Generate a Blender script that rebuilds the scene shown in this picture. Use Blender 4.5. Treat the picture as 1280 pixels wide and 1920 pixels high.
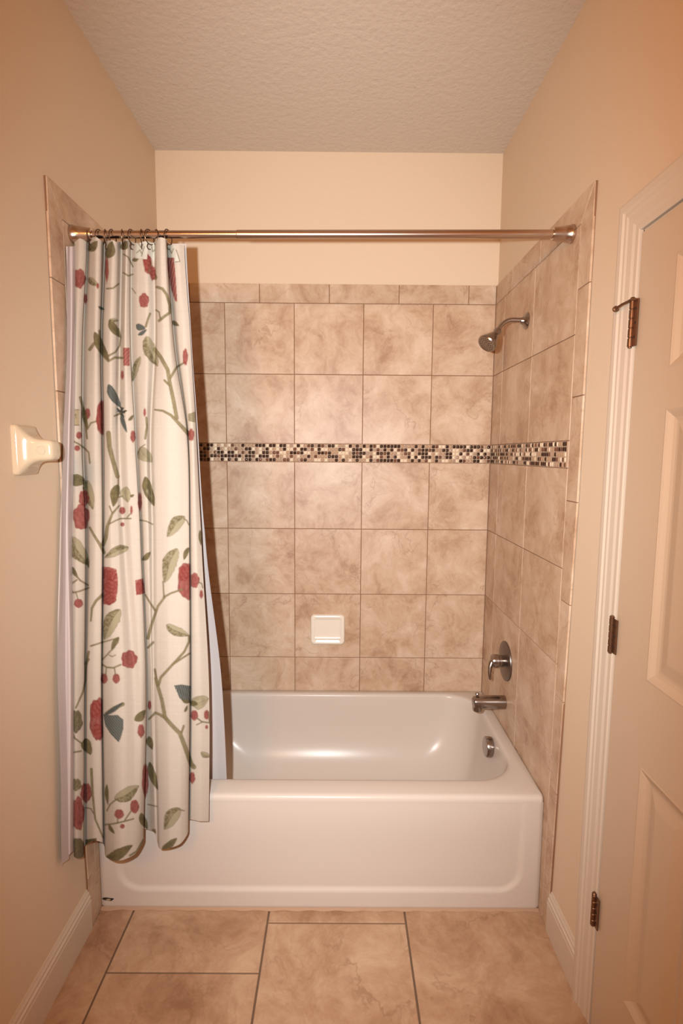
import bpy, math, random
import numpy as np

random.seed(7); rng = np.random.default_rng(11)
for o in list(bpy.data.objects): bpy.data.objects.remove(o)
S = bpy.context.scene
COL = S.collection

# ------------------------------------------------------------------ camera
F_PX, PITCH, YAW, ROLL = 997.02, 0.10912, 0.00333, 0.00746
CAM = np.array([0.80581, -2.44434, 1.53772])
fw = np.array([math.sin(YAW)*math.cos(PITCH), math.cos(YAW)*math.cos(PITCH), -math.sin(PITCH)])
r0 = np.array([math.cos(YAW), -math.sin(YAW), 0.0]); u0 = np.cross(r0, fw)
RT = math.cos(ROLL)*r0 + math.sin(ROLL)*u0
UP = -math.sin(ROLL)*r0 + math.cos(ROLL)*u0
from mathutils import Matrix, Vector
cd = bpy.data.cameras.new('camera'); cam = bpy.data.objects.new('camera', cd); COL.objects.link(cam)
cd.sensor_fit = 'HORIZONTAL'; cd.sensor_width = 36.0; cd.lens = F_PX/1280*36.0; cd.clip_start = 0.05
cam.matrix_world = Matrix(((RT[0], UP[0], -fw[0], CAM[0]), (RT[1], UP[1], -fw[1], CAM[1]),
                           (RT[2], UP[2], -fw[2], CAM[2]), (0, 0, 0, 1)))
S.camera = cam

# ------------------------------------------------------------------ light and exposure
S.view_settings.view_transform = 'Standard'; S.view_settings.look = 'None'
S.view_settings.gamma = 1.0; S.view_settings.use_curve_mapping = False
S.view_settings.exposure = 0.0
w = bpy.data.worlds.new('room_world'); S.world = w; w.use_nodes = True
w.node_tree.nodes['Background'].inputs[0].default_value = (1.0, 0.62, 0.35, 1)
w.node_tree.nodes['Background'].inputs[1].default_value = 0.02
# camera flash: just left of and above the lens
fl = bpy.data.lights.new('camera_flash', 'SPOT'); flo = bpy.data.objects.new('camera_flash', fl); COL.objects.link(flo)
fl.energy = 205; fl.color = (0.93, 0.985, 1.0); fl.shadow_soft_size = 0.014
fl.spot_size = math.radians(124); fl.spot_blend = 0.78
flo.location = (0.685, -2.40, 1.585)
flo.rotation_euler = (math.radians(84.5), 0, math.radians(-3.5)); flo.scale = (0.53, 1.0, 1.0)   # a portrait-held flash throws a tall, narrow beam
# warm vanity lamp on the left wall behind the camera
va = bpy.data.lights.new('vanity_light', 'AREA'); vo = bpy.data.objects.new('vanity_light', va); COL.objects.link(vo)
va.shape = 'RECTANGLE'; va.size = 0.6; va.size_y = 0.25; va.energy = 23; va.color = (1.0, 0.41, 0.10)
vo.location = (0.16, -2.95, 2.05)
vo.rotation_euler = Vector((-0.75, -0.62, 0.12)).to_track_quat('Z', 'Y').to_euler()

W = 1.499; HC = 2.829; TD = 0.80; TH = 0.4156; YB = -4.6   # room width, ceiling, tub depth and height, rear wall
TT = 0.008                                                    # tile thickness

# ------------------------------------------------------------------ helpers
def tag(o, label=None, cat=None, group=None, kind=None):
    if label: o['label'] = label
    if cat: o['category'] = cat
    if group: o['group'] = group
    if kind: o['kind'] = kind
    return o
def link(name, me, parent=None):
    o = bpy.data.objects.new(name, me); COL.objects.link(o)
    if parent is not None: o.parent = parent
    return o
def empty(name, loc):
    o = bpy.data.objects.new(name, None); o.location = loc; o.empty_display_size = 0.05; COL.objects.link(o); return o
class MB:
    def __init__(s, org=(0, 0, 0)): s.v = []; s.f = []; s.m = []; s.sm = []; s.tc = []; s.org = np.array(org, float)
    def add(s, vs, fs, mi=0, smooth=True, tc=None):
        b = len(s.v); s.v += [tuple(np.array(p, float)) for p in vs]
        s.tc += (tc if tc is not None else [(p[0], p[1], p[2]) for p in vs])
        for f in fs: s.f.append(tuple(i+b for i in f)); s.m.append(mi); s.sm.append(smooth)
    def loft(s, rings, closed=True, caps=(True, True), mi=0, smooth=True):
        n = len(rings[0]); vs = [p for r in rings for p in r]; fs = []
        for k in range(len(rings)-1):
            for i in range(n if closed else n-1):
                j = (i+1) % n
                fs.append((k*n+i, k*n+j, (k+1)*n+j, (k+1)*n+i))
        if caps[0]: fs.append(tuple(range(n-1, -1, -1)))
        if caps[1]: fs.append(tuple(range((len(rings)-1)*n, len(rings)*n)))
        s.add(vs, fs, mi, smooth)
    def box(s, a, b, mi=0, bev=0.0):
        x0, y0, z0 = a; x1, y1, z1 = b
        if bev <= 0:
            vs = [(x, y, z) for z in (z0, z1) for y in (y0, y1) for x in (x0, x1)]
            s.add(vs, [(0, 2, 3, 1), (4, 5, 7, 6), (0, 1, 5, 4), (2, 6, 7, 3), (0, 4, 6, 2), (1, 3, 7, 5)], mi, False)
        else:
            def ring(e, z): return [(x0+e, y0+e, z), (x1-e, y0+e, z), (x1-e, y1-e, z), (x0+e, y1-e, z)]
            s.loft([ring(bev, z0), ring(0, z0+bev), ring(0, z1-bev), ring(bev, z1)], mi=mi, smooth=False)
    def lathe(s, prof, org, ax, n=40, mi=0, caps=(True, True)):
        ax = np.array(ax, float); ax /= np.linalg.norm(ax)
        t = np.array([0, 0, 1.0]) if abs(ax[2]) < 0.9 else np.array([1.0, 0, 0])
        e1 = np.cross(ax, t); e1 /= np.linalg.norm(e1); e2 = np.cross(ax, e1); org = np.array(org, float)
        s.loft([[tuple(org+ax*h+r*(math.cos(2*math.pi*i/n)*e1+math.sin(2*math.pi*i/n)*e2)) for i in range(n)] for r, h in prof], caps=caps, mi=mi)
    def tube(s, pts, rad, n=20, mi=0):
        pts = [np.array(p, float) for p in pts]; rings = []; prev = None
        for k, p in enumerate(pts):
            d = pts[min(k+1, len(pts)-1)]-pts[max(k-1, 0)]; d /= np.linalg.norm(d)
            if prev is None:
                t = np.array([0, 0, 1.0]) if abs(d[2]) < 0.9 else np.array([1.0, 0, 0]); e1 = np.cross(d, t)
            else: e1 = prev-d*np.dot(prev, d)
            e1 /= np.linalg.norm(e1); prev = e1; e2 = np.cross(d, e1)
            r = rad[k] if hasattr(rad, '__len__') else rad
            rings.append([tuple(p+r*(math.cos(2*math.pi*i/n)*e1+math.sin(2*math.pi*i/n)*e2)) for i in range(n)])
        s.loft(rings, mi=mi)
    def build(s, name, mats, parent=None, sharp=35, usetc=False):
        me = bpy.data.meshes.new(name)
        vs = np.array(s.v)-s.org
        me.from_pydata([tuple(p) for p in vs], [], s.f)
        if not isinstance(mats, (list, tuple)): mats = [mats]
        for m in mats: me.materials.append(m)
        me.polygons.foreach_set('material_index', s.m)
        me.polygons.foreach_set('use_smooth', s.sm)
        if usetc:
            at = me.attributes.new('tc', 'FLOAT_VECTOR', 'POINT')
            at.data.foreach_set('vector', np.array(s.tc, dtype=np.float32).ravel())
        me.update()
        if any(s.sm): me.set_sharp_from_angle(angle=math.radians(sharp))
        return link(name, me, parent)

def rrect(x0, x1, y0, y1, r, ks=10, kc=10):
    """rounded rectangle as matching 2D point loops"""
    r = min(r, (x1-x0)/2-1e-4, (y1-y0)/2-1e-4); P = []
    cs = [(x1-r, y0+r, -90), (x1-r, y1-r, 0), (x0+r, y1-r, 90), (x0+r, y0+r, 180)]
    for q, (cx, cy, a0) in enumerate(cs):
        for k in range(kc+1):
            a = math.radians(a0+90*k/kc); P.append((cx+r*math.cos(a), cy+r*math.sin(a)))
        nx = cs[(q+1) % 4]; a = math.radians(nx[2])
        e = (nx[0]+r*math.cos(a), nx[1]+r*math.sin(a)); b = P[-1]
        for k in range(1, ks): P.append((b[0]+(e[0]-b[0])*k/ks, b[1]+(e[1]-b[1])*k/ks))
    return P

# ------------------------------------------------------------------ materials
def nmat(name):
    m = bpy.data.materials.new(name); m.use_nodes = True; nt = m.node_tree
    return m, nt, nt.nodes['Principled BSDF']
def N(nt, typ, **kw):
    n = nt.nodes.new(typ)
    for k, v in kw.items(): setattr(n, k, v)
    return n
def simple(name, col, rough=0.5, metal=0.0, spec=0.5, coat=0.0, bump=None):
    m, nt, b = nmat(name)
    b.inputs['Base Color'].default_value = (*col, 1); b.inputs['Roughness'].default_value = rough
    b.inputs['Metallic'].default_value = metal; b.inputs['Specular IOR Level'].default_value = spec
    b.inputs['Coat Weight'].default_value = coat; b.inputs['Coat Roughness'].default_value = 0.06
    if bump:
        sc, st, dist, det = bump
        tc = N(nt, 'ShaderNodeTexCoord'); n = N(nt, 'ShaderNodeTexNoise'); bp = N(nt, 'ShaderNodeBump')
        n.inputs['Scale'].default_value = sc; n.inputs['Detail'].default_value = det
        bp.inputs['Strength'].default_value = st; bp.inputs['Distance'].default_value = dist
        nt.links.new(tc.outputs['Object'], n.inputs['Vector']); nt.links.new(n.outputs['Fac'], bp.inputs['Height'])
        nt.links.new(bp.outputs['Normal'], b.inputs['Normal'])
    return m
def tilemat(name, dark, mid, light, rough=0.35, scale=1.0, bumpy=0.15, spec=0.5):
    m, nt, b = nmat(name); L = nt.links.new
    at = N(nt, 'ShaderNodeAttribute'); at.attribute_name = 'tc'
    warp = N(nt, 'ShaderNodeTexNoise'); warp.inputs['Scale'].default_value = 5*scale; warp.inputs['Detail'].default_value = 4
    L(at.outputs['Vector'], warp.inputs['Vector'])
    mx = N(nt, 'ShaderNodeMix', data_type='VECTOR'); mx.inputs['Factor'].default_value = 0.14
    L(at.outputs['Vector'], mx.inputs[4]); L(warp.outputs['Color'], mx.inputs[5])
    n1 = N(nt, 'ShaderNodeTexNoise'); n1.inputs['Scale'].default_value = 6.5*scale; n1.inputs['Detail'].default_value = 12; n1.inputs['Roughness'].default_value = 0.74; n1.inputs['Distortion'].default_value = 0.3
    L(mx.outputs[1], n1.inputs['Vector'])
    cr = N(nt, 'ShaderNodeValToRGB'); L(n1.outputs['Fac'], cr.inputs['Fac'])
    e = cr.color_ramp.elements; e[0].position = 0.31; e[0].color = (*dark, 1); e[1].position = 0.66; e[1].color = (*light, 1)
    k = cr.color_ramp.elements.new(0.47); k.color = (*mid, 1)
    # veins
    n2 = N(nt, 'ShaderNodeTexNoise'); n2.inputs['Scale'].default_value = 7*scale; n2.inputs['Detail'].default_value = 5; n2.inputs['Roughness'].default_value = 0.55
    n2.inputs['Distortion'].default_value = 0.2
    L(mx.outputs[1], n2.inputs['Vector'])
    s1 = N(nt, 'ShaderNodeMath', operation='SUBTRACT'); s1.inputs[1].default_value = 0.5; L(n2.outputs['Fac'], s1.inputs[0])
    s2 = N(nt, 'ShaderNodeMath', operation='ABSOLUTE'); L(s1.outputs[0], s2.inputs[0])
    s3 = N(nt, 'ShaderNodeMapRange'); s3.inputs['From Min'].default_value = 0.0; s3.inputs['From Max'].default_value = 0.016
    s3.inputs['To Min'].default_value = 0.5; s3.inputs['To Max'].default_value = 0.0; L(s2.outputs[0], s3.inputs['Value'])
    n3 = N(nt, 'ShaderNodeTexNoise'); n3.inputs['Scale'].default_value = 6*scale; L(at.outputs['Vector'], n3.inputs['Vector'])
    s4 = N(nt, 'ShaderNodeMapRange'); s4.inputs['From Min'].default_value = 0.45; s4.inputs['From Max'].default_value = 0.65; L(n3.outputs['Fac'], s4.inputs['Value'])
    s5 = N(nt, 'ShaderNodeMath', operation='MULTIPLY'); L(s3.outputs[0], s5.inputs[0]); L(s4.outputs[0], s5.inputs[1])
    m1 = N(nt, 'ShaderNodeMix', data_type='RGBA'); L(s5.outputs[0], m1.inputs[0]); L(cr.outputs['Color'], m1.inputs[6])
    m1.inputs[7].default_value = (*[c*0.82 for c in dark], 1)
    L(m1.outputs[2], b.inputs['Base Color'])
    b.inputs['Roughness'].default_value = rough; b.inputs['Specular IOR Level'].default_value = spec
    bp = N(nt, 'ShaderNodeBump'); bp.inputs['Strength'].default_value = bumpy; bp.inputs['Distance'].default_value = 0.002
    L(n1.outputs['Fac'], bp.inputs['Height']); L(bp.outputs['Normal'], b.inputs['Normal'])
    return m
M = {}
M['wall'] = simple('painted_wall', (0.68, 0.54, 0.395), 0.75, spec=0.25, bump=(160, 0.12, 0.002, 2))
M['ceil'] = simple('textured_ceiling', (0.60, 0.51, 0.42), 0.9, spec=0.1, bump=(55, 0.8, 0.004, 3))
M['tile'] = tilemat('wall_tile', (0.345, 0.19, 0.11), (0.51, 0.35, 0.23), (0.65, 0.50, 0.37), 0.45)
M['ftile'] = tilemat('floor_tile', (0.28, 0.145, 0.075), (0.43, 0.26, 0.155), (0.56, 0.385, 0.25), 0.42, 0.85)
M['grout'] = simple('grout', (0.23, 0.12, 0.065), 0.9)
M['fgrout'] = simple('floor_grout', (0.16, 0.10, 0.06), 0.9)
M['tub'] = simple('tub_enamel', (0.59, 0.515, 0.45), 0.26, spec=0.22, coat=0.0)
M['white'] = simple('white_trim_paint', (0.62, 0.525, 0.42), 0.38, spec=0.45)
M['door'] = simple('door_paint', (0.57, 0.44, 0.315), 0.42, spec=0.45)
M['cer'] = simple('cream_ceramic', (0.58, 0.48, 0.34), 0.12, spec=0.55, coat=0.3)
M['soap'] = simple('soap_dish_ceramic', (0.80, 0.73, 0.62), 0.15, spec=0.5, coat=0.2)
M['chrome'] = simple('brushed_nickel', (0.36, 0.31, 0.28), 0.22, 1.0)
M['nickel'] = simple('rod_nickel', (0.56, 0.44, 0.36), 0.24, 1.0)
M['bronze'] = simple('dark_bronze', (0.16, 0.09, 0.055), 0.35, 0.9)
M['hinge'] = simple('hinge_bronze', (0.22, 0.12, 0.07), 0.36, 0.85)
M['dark'] = simple('dark_hole', (0.02, 0.012, 0.01), 0.7)
M['caulk'] = simple('stained_caulk', (0.42, 0.26, 0.16), 0.7)
M['liner'] = simple('white_vinyl_liner', (0.52, 0.45, 0.43), 0.6, spec=0.25)
bl = M['liner'].node_tree.nodes['Principled BSDF']
MOS = [simple('mosaic_dark_brown', (0.030, 0.010, 0.005), 0.10, coat=0.2), simple('mosaic_red_brown', (0.14, 0.055, 0.03), 0.1, coat=0.5),
       simple('mosaic_tan', (0.42, 0.27, 0.17), 0.2), simple('mosaic_cream', (0.72, 0.58, 0.42), 0.2), simple('mosaic_grey', (0.40, 0.28, 0.20), 0.12, coat=0.4),
       simple('mosaic_grout', (0.50, 0.38, 0.28), 0.8)]

# ------------------------------------------------------------------ tiles
def offset_poly(P, e):
    n = len(P); out = []
    for i in range(n):
        a, b, c = P[i-1], P[i], P[(i+1) % n]
        d1 = np.array(b)-np.array(a); d2 = np.array(c)-np.array(b)
        d1 = d1/np.linalg.norm(d1); d2 = d2/np.linalg.norm(d2)
        n1 = np.array([-d1[1], d1[0]]); n2 = np.array([-d2[1], d2[0]])
        k = e/(1+np.dot(n1, n2)); out.append(tuple(np.array(b)+(n1+n2)*k))
    return out
def tile(mb, P, mp, gap=0.0014, bev=0.0010, th=TT, flip=False, mi=0, tilt=0.0, round_=0.0):
    """P: counter-clockwise polygon in wall coordinates; mp(a,b,h) -> world"""
    A = offset_poly(P, gap); B = offset_poly(P, gap+bev*0.3); C_ = offset_poly(P, gap+bev)
    o = rng.uniform(-40, 40, 3); rot = random.choice((0, 1, 2, 3))
    def t(p):
        a, b = p[0], p[1]
        for _ in range(rot): a, b = -b, a
        return (a+o[0], b+o[1], o[2])
    rings = [(A, th*0.3), (A, th-bev), (B, th-bev*0.35), (C_, th)]
    vs = []; tc = []
    for R_, h in rings:
        for p in R_: vs.append(mp(p[0], p[1], h)); tc.append(t(p))
    n = len(P); fs = []
    for k in range(3):
        for i in range(n):
            j = (i+1) % n; fs.append((k*n+i, k*n+j, (k+1)*n+j, (k+1)*n+i))
    fs.append(tuple(range(3*n, 4*n)))
    if flip: fs = [tuple(reversed(f)) for f in fs]
    mb.add(vs, fs, mi, False, tc)
def R4(a0, a1, b0, b1): return [(a0, b0), (a1, b0), (a1, b1), (a0, b1)]
mp_back = lambda a, b, h: (a, -h, b)
mp_right = lambda a, b, h: (W-h, a, b)
mp_left = lambda a, b, h: (h, a, b)
mp_floor = lambda a, b, h: (a, b, h-0.008)
ZR = [2.1977, 1.8897, 1.5817, 1.4995, 1.1915, 0.8835, 0.5755, 0.2675, 0.0]   # rows; the band sits between 1.5817 and 1.4995

# ------------------------------------------------------------------ room shell
def shell(name, a, b, mat):
    mb = MB(); mb.box(a, b); return tag(mb.build(name, mat), kind='structure')
wb = shell('wall_back', (-0.1, 0.0, 0), (W+0.1, 0.1, HC), M['wall'])
wl = shell('wall_left', (-0.1, YB, 0), (0.0, 0.0, HC), M['wall'])
shell('wall_front', (-0.1, YB-0.1, 0), (W+0.1, YB, HC), M['wall'])
ceil = shell('ceiling', (-0.1, YB-0.1, HC), (W+0.1, 0.1, HC+0.1), M['ceil'])
flr = shell('floor', (-0.1, YB-0.1, -0.1), (W+0.1, 0.1, -0.004), M['fgrout'])
# right wall with the doorway opening
DY0, DY1, DZ = -1.928, -1.158, 2.055
mb = MB(); mb.box((W, YB, 0), (W+0.1, DY0, HC)); mb.box((W, DY1, 0), (W+0.1, 0.0, HC)); mb.box((W, DY0, DZ), (W+0.1, DY1, HC))
wr = tag(mb.build('wall_right', M['wall']), kind='structure')

# floor tiles
mb = MB(); cols = [-0.34, 0.12, 0.577, 1.034, 1.491]; offs = [-1.19, -1.02, -0.849, -1.195]
for c in range(4):
    y = offs[c]
    while y < 0: y += 0.457
    while y > YB:
        a0, a1 = max(cols[c], 0.0), min(cols[c+1]+(0.01 if c == 3 else 0), W)
        b1, b0 = min(y, 0.0), max(y-0.457, YB)
        if b1-b0 > 0.02 and a1-a0 > 0.02: tile(mb, R4(a0, a1, b0, b1), mp_floor, gap=0.0028, bev=0.002)
        y -= 0.457
mb.build('floor_tiles', M['ftile'], flr, usetc=True)

# back wall tile
def grout_plane(name, mp, P, parent, flip=False):
    g = MB(); n = len(P)
    vs = [mp(p[0], p[1], 0.0) for p in P]+[mp(p[0], p[1], 0.0052) for p in P]
    fs = [tuple(range(n, 2*n))]+[(i, (i+1) % n, n+(i+1) % n, n+i) for i in range(n)]
    if flip: fs = [tuple(reversed(f)) for f in fs]
    g.add(vs, fs, 0, False); return g.build(name, M['grout'], parent)
mb = MB(); m_ = 0.308; xs = [0.0088, 0.2900, 0.598, 0.906, 1.214, 1.4902]
grout_plane('grout', mp_back, R4(0.0, W, 0.0, 2.279), wb)
xt = [0.0088, 0.137, 0.445, 0.753, 1.061, 1.369, 1.4902]
for i in range(len(xt)-1): tile(mb, R4(xt[i], xt[i+1], ZR[0], 2.281), mp_back)
for r in range(len(ZR)-1):
    if r == 2: continue
    for i in range(5): tile(mb, R4(xs[i], xs[i+1], ZR[r+1], ZR[r]), mp_back)
mb.build('wall_tiles', M['tile'], wb, usetc=True)

# side walls tile with mitred border; the outer edge leans very slightly
def outer(z): return -0.917+0.047*max(0.0, (1.45-z)/1.45)
def inner(z): return -0.840+0.016*max(0.0, (1.45-z)/1.45)
def side(mp, parent, flip, jz, jy):
    mb = MB()
    P = [(-0.0, 0.0), (-0.0, 2.279), (outer(2.28), 2.279), (outer(0.7), 0.7), (outer(0), 0.0)]
    P = P[::-1]
    grout_plane('grout', mp, [(a, b) for a, b in P][::-1], parent, flip)
    def add(Q):
        Q = list(Q)
        area = sum(Q[i-1][0]*Q[i][1]-Q[i][0]*Q[i-1][1] for i in range(len(Q)))
        if area < 0: Q = Q[::-1]
        tile(mb, Q, mp, flip=flip)
    # top border
    ys = [-0.0088, -0.22, -0.528, inner(2.2)]
    for i in range(3):
        a1, a0 = ys[i], ys[i+1]
        if i < 2: add(R4(a0, a1, ZR[0], 2.281))
        else: add([(inner(2.2), ZR[0]), (a1, ZR[0]), (a1, 2.281), (outer(2.28), 2.281)])
    # vertical border
    zz = [2.281]+jz+[0.0]
    for i in range(len(zz)-1):
        t, b = zz[i], zz[i+1]
        if i == 0: add([(outer(b), b), (inner(b), b), (inner(2.2), ZR[0]), (outer(2.28), 2.281)])
        else: add([(outer(b), b), (inner(b), b), (inner(t), t), (outer(t), t)])
    # field
    for r in range(len(ZR)-1):
        if r == 2:
            continue
        t, b = ZR[r], ZR[r+1]
        cols_ = jy
        for i in range(len(cols_)):
            a1 = -0.0088 if i == 0 else cols_[i-1]
            if i < len(cols_)-1: add(R4(cols_[i], a1, b, t))
            else: add([(inner(b), b), (a1, b), (a1, t), (inner(t), t)])
    # short piece of field between band end and border
    return mb.build('wall_tiles', M['tile'], parent, usetc=True)
jz = [2.015, 1.708, 1.402, 1.094, 0.787, 0.480, 0.172]
side(mp_right, wr, False, jz, [-0.14, -0.487, 0])
side(mp_left, wl, True, jz, [-0.16, -0.49, 0])

# mosaic accent band
def mosaic(mp, a0, a1, parent, flip=False):
    mb = MB(); n = int(round((a1-a0)/0.01572)); da = (a1-a0)/n; z0, z1 = 1.5005, 1.5807; dz = (z1-z0)/5
    base = offset_poly(R4(a0, a1, z0, z1), 0.0)
    vs = [mp(p[0], p[1], 0.0063) for p in base]; fs = [(0, 1, 2, 3)]
    mb.add(vs, [tuple(reversed(f)) for f in fs] if flip else fs, 5, False)
    for i in range(n):
        for j in range(5):
            k = rng.choice(5, p=[0.36, 0.13, 0.22, 0.21, 0.08])
            A0 = a0+i*da+0.0009; A1 = a0+(i+1)*da-0.0009; B0 = z0+j*dz+0.0009; B1 = z0+(j+1)*dz-0.0009
            # pillowed little tessera: 5x5 grid
            G = 5; vs = []; ta, tb = rng.normal(0, 0.00007, 2)
            for q in range(G):
                for p in range(G):
                    u = p/(G-1)*2-1; v = q/(G-1)*2-1
                    e = min(1-abs(u), 1-abs(v))
                    h = (0.0062 if e == 0 else 0.0086+0.0003*(1-u*u)*(1-v*v))+ta*u+tb*v
                    uu = math.copysign(abs(u)**0.6, u); vv = math.copysign(abs(v)**0.6, v)
                    vs.append(mp((A0+A1)/2+uu*(A1-A0)/2, (B0+B1)/2+vv*(B1-B0)/2, h))
            fs = [(q*G+p, q*G+p+1, (q+1)*G+p+1, (q+1)*G+p) for q in range(G-1) for p in range(G-1)]
            if flip: fs = [tuple(reversed(f)) for f in fs]
            mb.add(vs, fs, int(k), True)
    return mb.build('mosaic_band', MOS, parent, sharp=70)
mosaic(mp_back, 0.0088, 1.4902, wb)
mosaic(mp_right, -0.822, -0.0098, wr, False)
mosaic(mp_left, -0.822, -0.0098, wl, True)
for mp, par, fl_ in ((mp_right, wr, False), (mp_left, wl, True)):
    mb = MB(); tile(mb, R4(inner(1.54), -0.8222, 1.4995, 1.5817), mp, flip=fl_, gap=0.001); mb.build('band_end_tile', M['tile'], par, usetc=True)

# baseboards
def baseboard(name, side_, y0, y1):
    prof = [(0.0, 0.0), (0.013, 0.0), (0.013, 0.098), (0.0115, 0.103), (0.0115, 0.112), (0.008, 0.117), (0.008, 0.124), (0.0045, 0.132), (0.003, 0.138), (0.0, 0.138)]
    mb = MB(); rings = []
    for y in (y0, y1): rings.append([((p[0]) if side_ < 0 else (W-p[0]), y, p[1]) for p in prof])
    if side_ > 0: rings = rings[::-1]
    mb.loft(rings, smooth=False)
    return tag(mb.build(name, M['white']), kind='structure')
baseboard('baseboard_left', -1, YB, outer(0)-0.001)
baseboard('baseboard_right', 1, -1.079, outer(0)-0.001)

# door casing
def casing():
    # profile across the width (0 outer .. 0.082 inner): height off the wall
    prof = [(0.0, 0.0), (0.0, 0.017), (0.006, 0.0185), (0.020, 0.0185), (0.026, 0.0150), (0.034, 0.0150), (0.040, 0.0125), (0.058, 0.0115), (0.066, 0.0085), (0.078, 0.0085), (0.082, 0.006), (0.082, 0.0)]
    o0, o1, top = DY1+0.080, DY0-0.080, DZ+0.082
    mb = MB(); rings = []
    for (y, z, sy, sz) in ((o0, 0.0, -1, 0), (o0, top, -1, -1), (o1, top, 1, -1), (o1, 0.0, 1, 0)):
        rings.append([(W-h, y+sy*w_, z+sz*w_) for w_, h in prof])
    mb.loft(rings, closed=False, caps=(False, False), smooth=False)
    return tag(mb.build('trim_1', M['white']), kind='structure')
casing()
# jamb
mb = MB()
mb.box((W+0.002, DY1-0.004, 0), (W+0.1, DY1-0.0005, DZ)); mb.box((W+0.002, DY0+0.0005, 0), (W+0.1, DY0+0.004, DZ)); mb.box((W+0.002, DY0, DZ-0.004), (W+0.1, DY1, DZ-0.0005))
tag(mb.build('trim_2', M['white']), kind='structure')

# door: six moulded panels
def door():
    xf = W-0.004; y0, y1 = DY0+0.007, DY1-0.007; z0, z1 = 0.008, DZ-0.008
    yc = [y0, y0+0.137, y0+0.137+0.19, y1-0.137-0.19, y1-0.137, y1]
    zc = [z0, 0.235, 0.835, 1.037, 1.640, 1.722, 1.955, z1]
    mb = MB(); mb.box((xf+0.0112, y0, z0), (xf+0.035, y1, z1))
    for a, b_ in (((xf, y0, z0), (xf+0.0112, y0+0.0002, z1)), ((xf, y1-0.0002, z0), (xf+0.0112, y1, z1))): mb.box(a, b_)
    for i in range(5):
        for j in range(7):
            a0, a1, b0, b1 = yc[i], yc[i+1], zc[j], zc[j+1]
            if i in (1, 3) and j in (1, 3, 5):
                steps = [(0, 0), (0.004, -0.0012), (0.010, 0.0015), (0.020, 0.0075), (0.028, 0.0098), (0.034, 0.0100), (0.038, 0.0092), (0.062, 0.0030), (0.066, 0.0026)]
                rings = [[(xf+d, a0+e, b0+e), (xf+d, a0+e, b1-e), (xf+d, a1-e, b1-e), (xf+d, a1-e, b0+e)] for e, d in steps]
                mb.loft(rings, caps=(False, True), smooth=False)
            else:
                mb.add([(xf, a0, b0), (xf, a0, b1), (xf, a1, b1), (xf, a1, b0)], [(0, 1, 2, 3)], 0, False)
    d = tag(mb.build('door_1', M['door']), kind='structure')
    for k, (zb, zt) in enumerate(((1.792, 1.900), (1.047, 1.136), (0.295, 0.383))):
        h = MB(); n = 5; yb = DY1+0.001; xb = W-0.0125
        for q in range(n):
            a = zb+(zt-zb)*q/n+0.0008; b = zb+(zt-zb)*(q+1)/n-0.0008
            h.lathe([(0.0052, a), (0.0062, a+0.001), (0.0062, b-0.001), (0.0052, b)], (xb, yb, 0), (0, 0, 1), 20)
        h.lathe([(0.0042, zb-0.002), (0.0042, zt+0.003)], (xb, yb, 0), (0, 0, 1), 16)
        h.lathe([(0.005, zt), (0.0065, zt+0.002), (0.004, zt+0.006)], (xb, yb, 0), (0, 0, 1), 16)
        h.box((W-0.0105, yb-0.020, zb+0.001), (W-0.0075, yb+0.0005, zt-0.001))
        ho = h.build('hinge', M['hinge'], d)
        s = MB()
        for q in (0.2, 0.5, 0.8):
            s.lathe([(0.0028, 0), (0.0026, 0.0006)], (W-0.0106, yb-0.0125, zb+(zt-zb)*q), (-1, 0, 0), 14)
        s.build('screw', M['dark'], ho)
        if k == 0:
            t = MB()
            t.box((xb-0.008, yb-0.010, zt-0.004), (xb+0.006, yb+0.008, zt+0.002), bev=0.001)
            t.tube([(xb-0.006, yb-0.002, zt-0.002), (xb-0.014, yb+0.018, zt-0.005), (xb-0.018, yb+0.040, zt-0.009)], 0.0032, 14)
            t.lathe([(0.004, 0), (0.007, 0.002), (0.007, 0.007), (0.004, 0.009)], (xb-0.017, yb+0.038, zt-0.009), (-0.1, 1, -0.1), 18)
            t.build('door_stop', M['hinge'], ho)
door()

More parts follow.
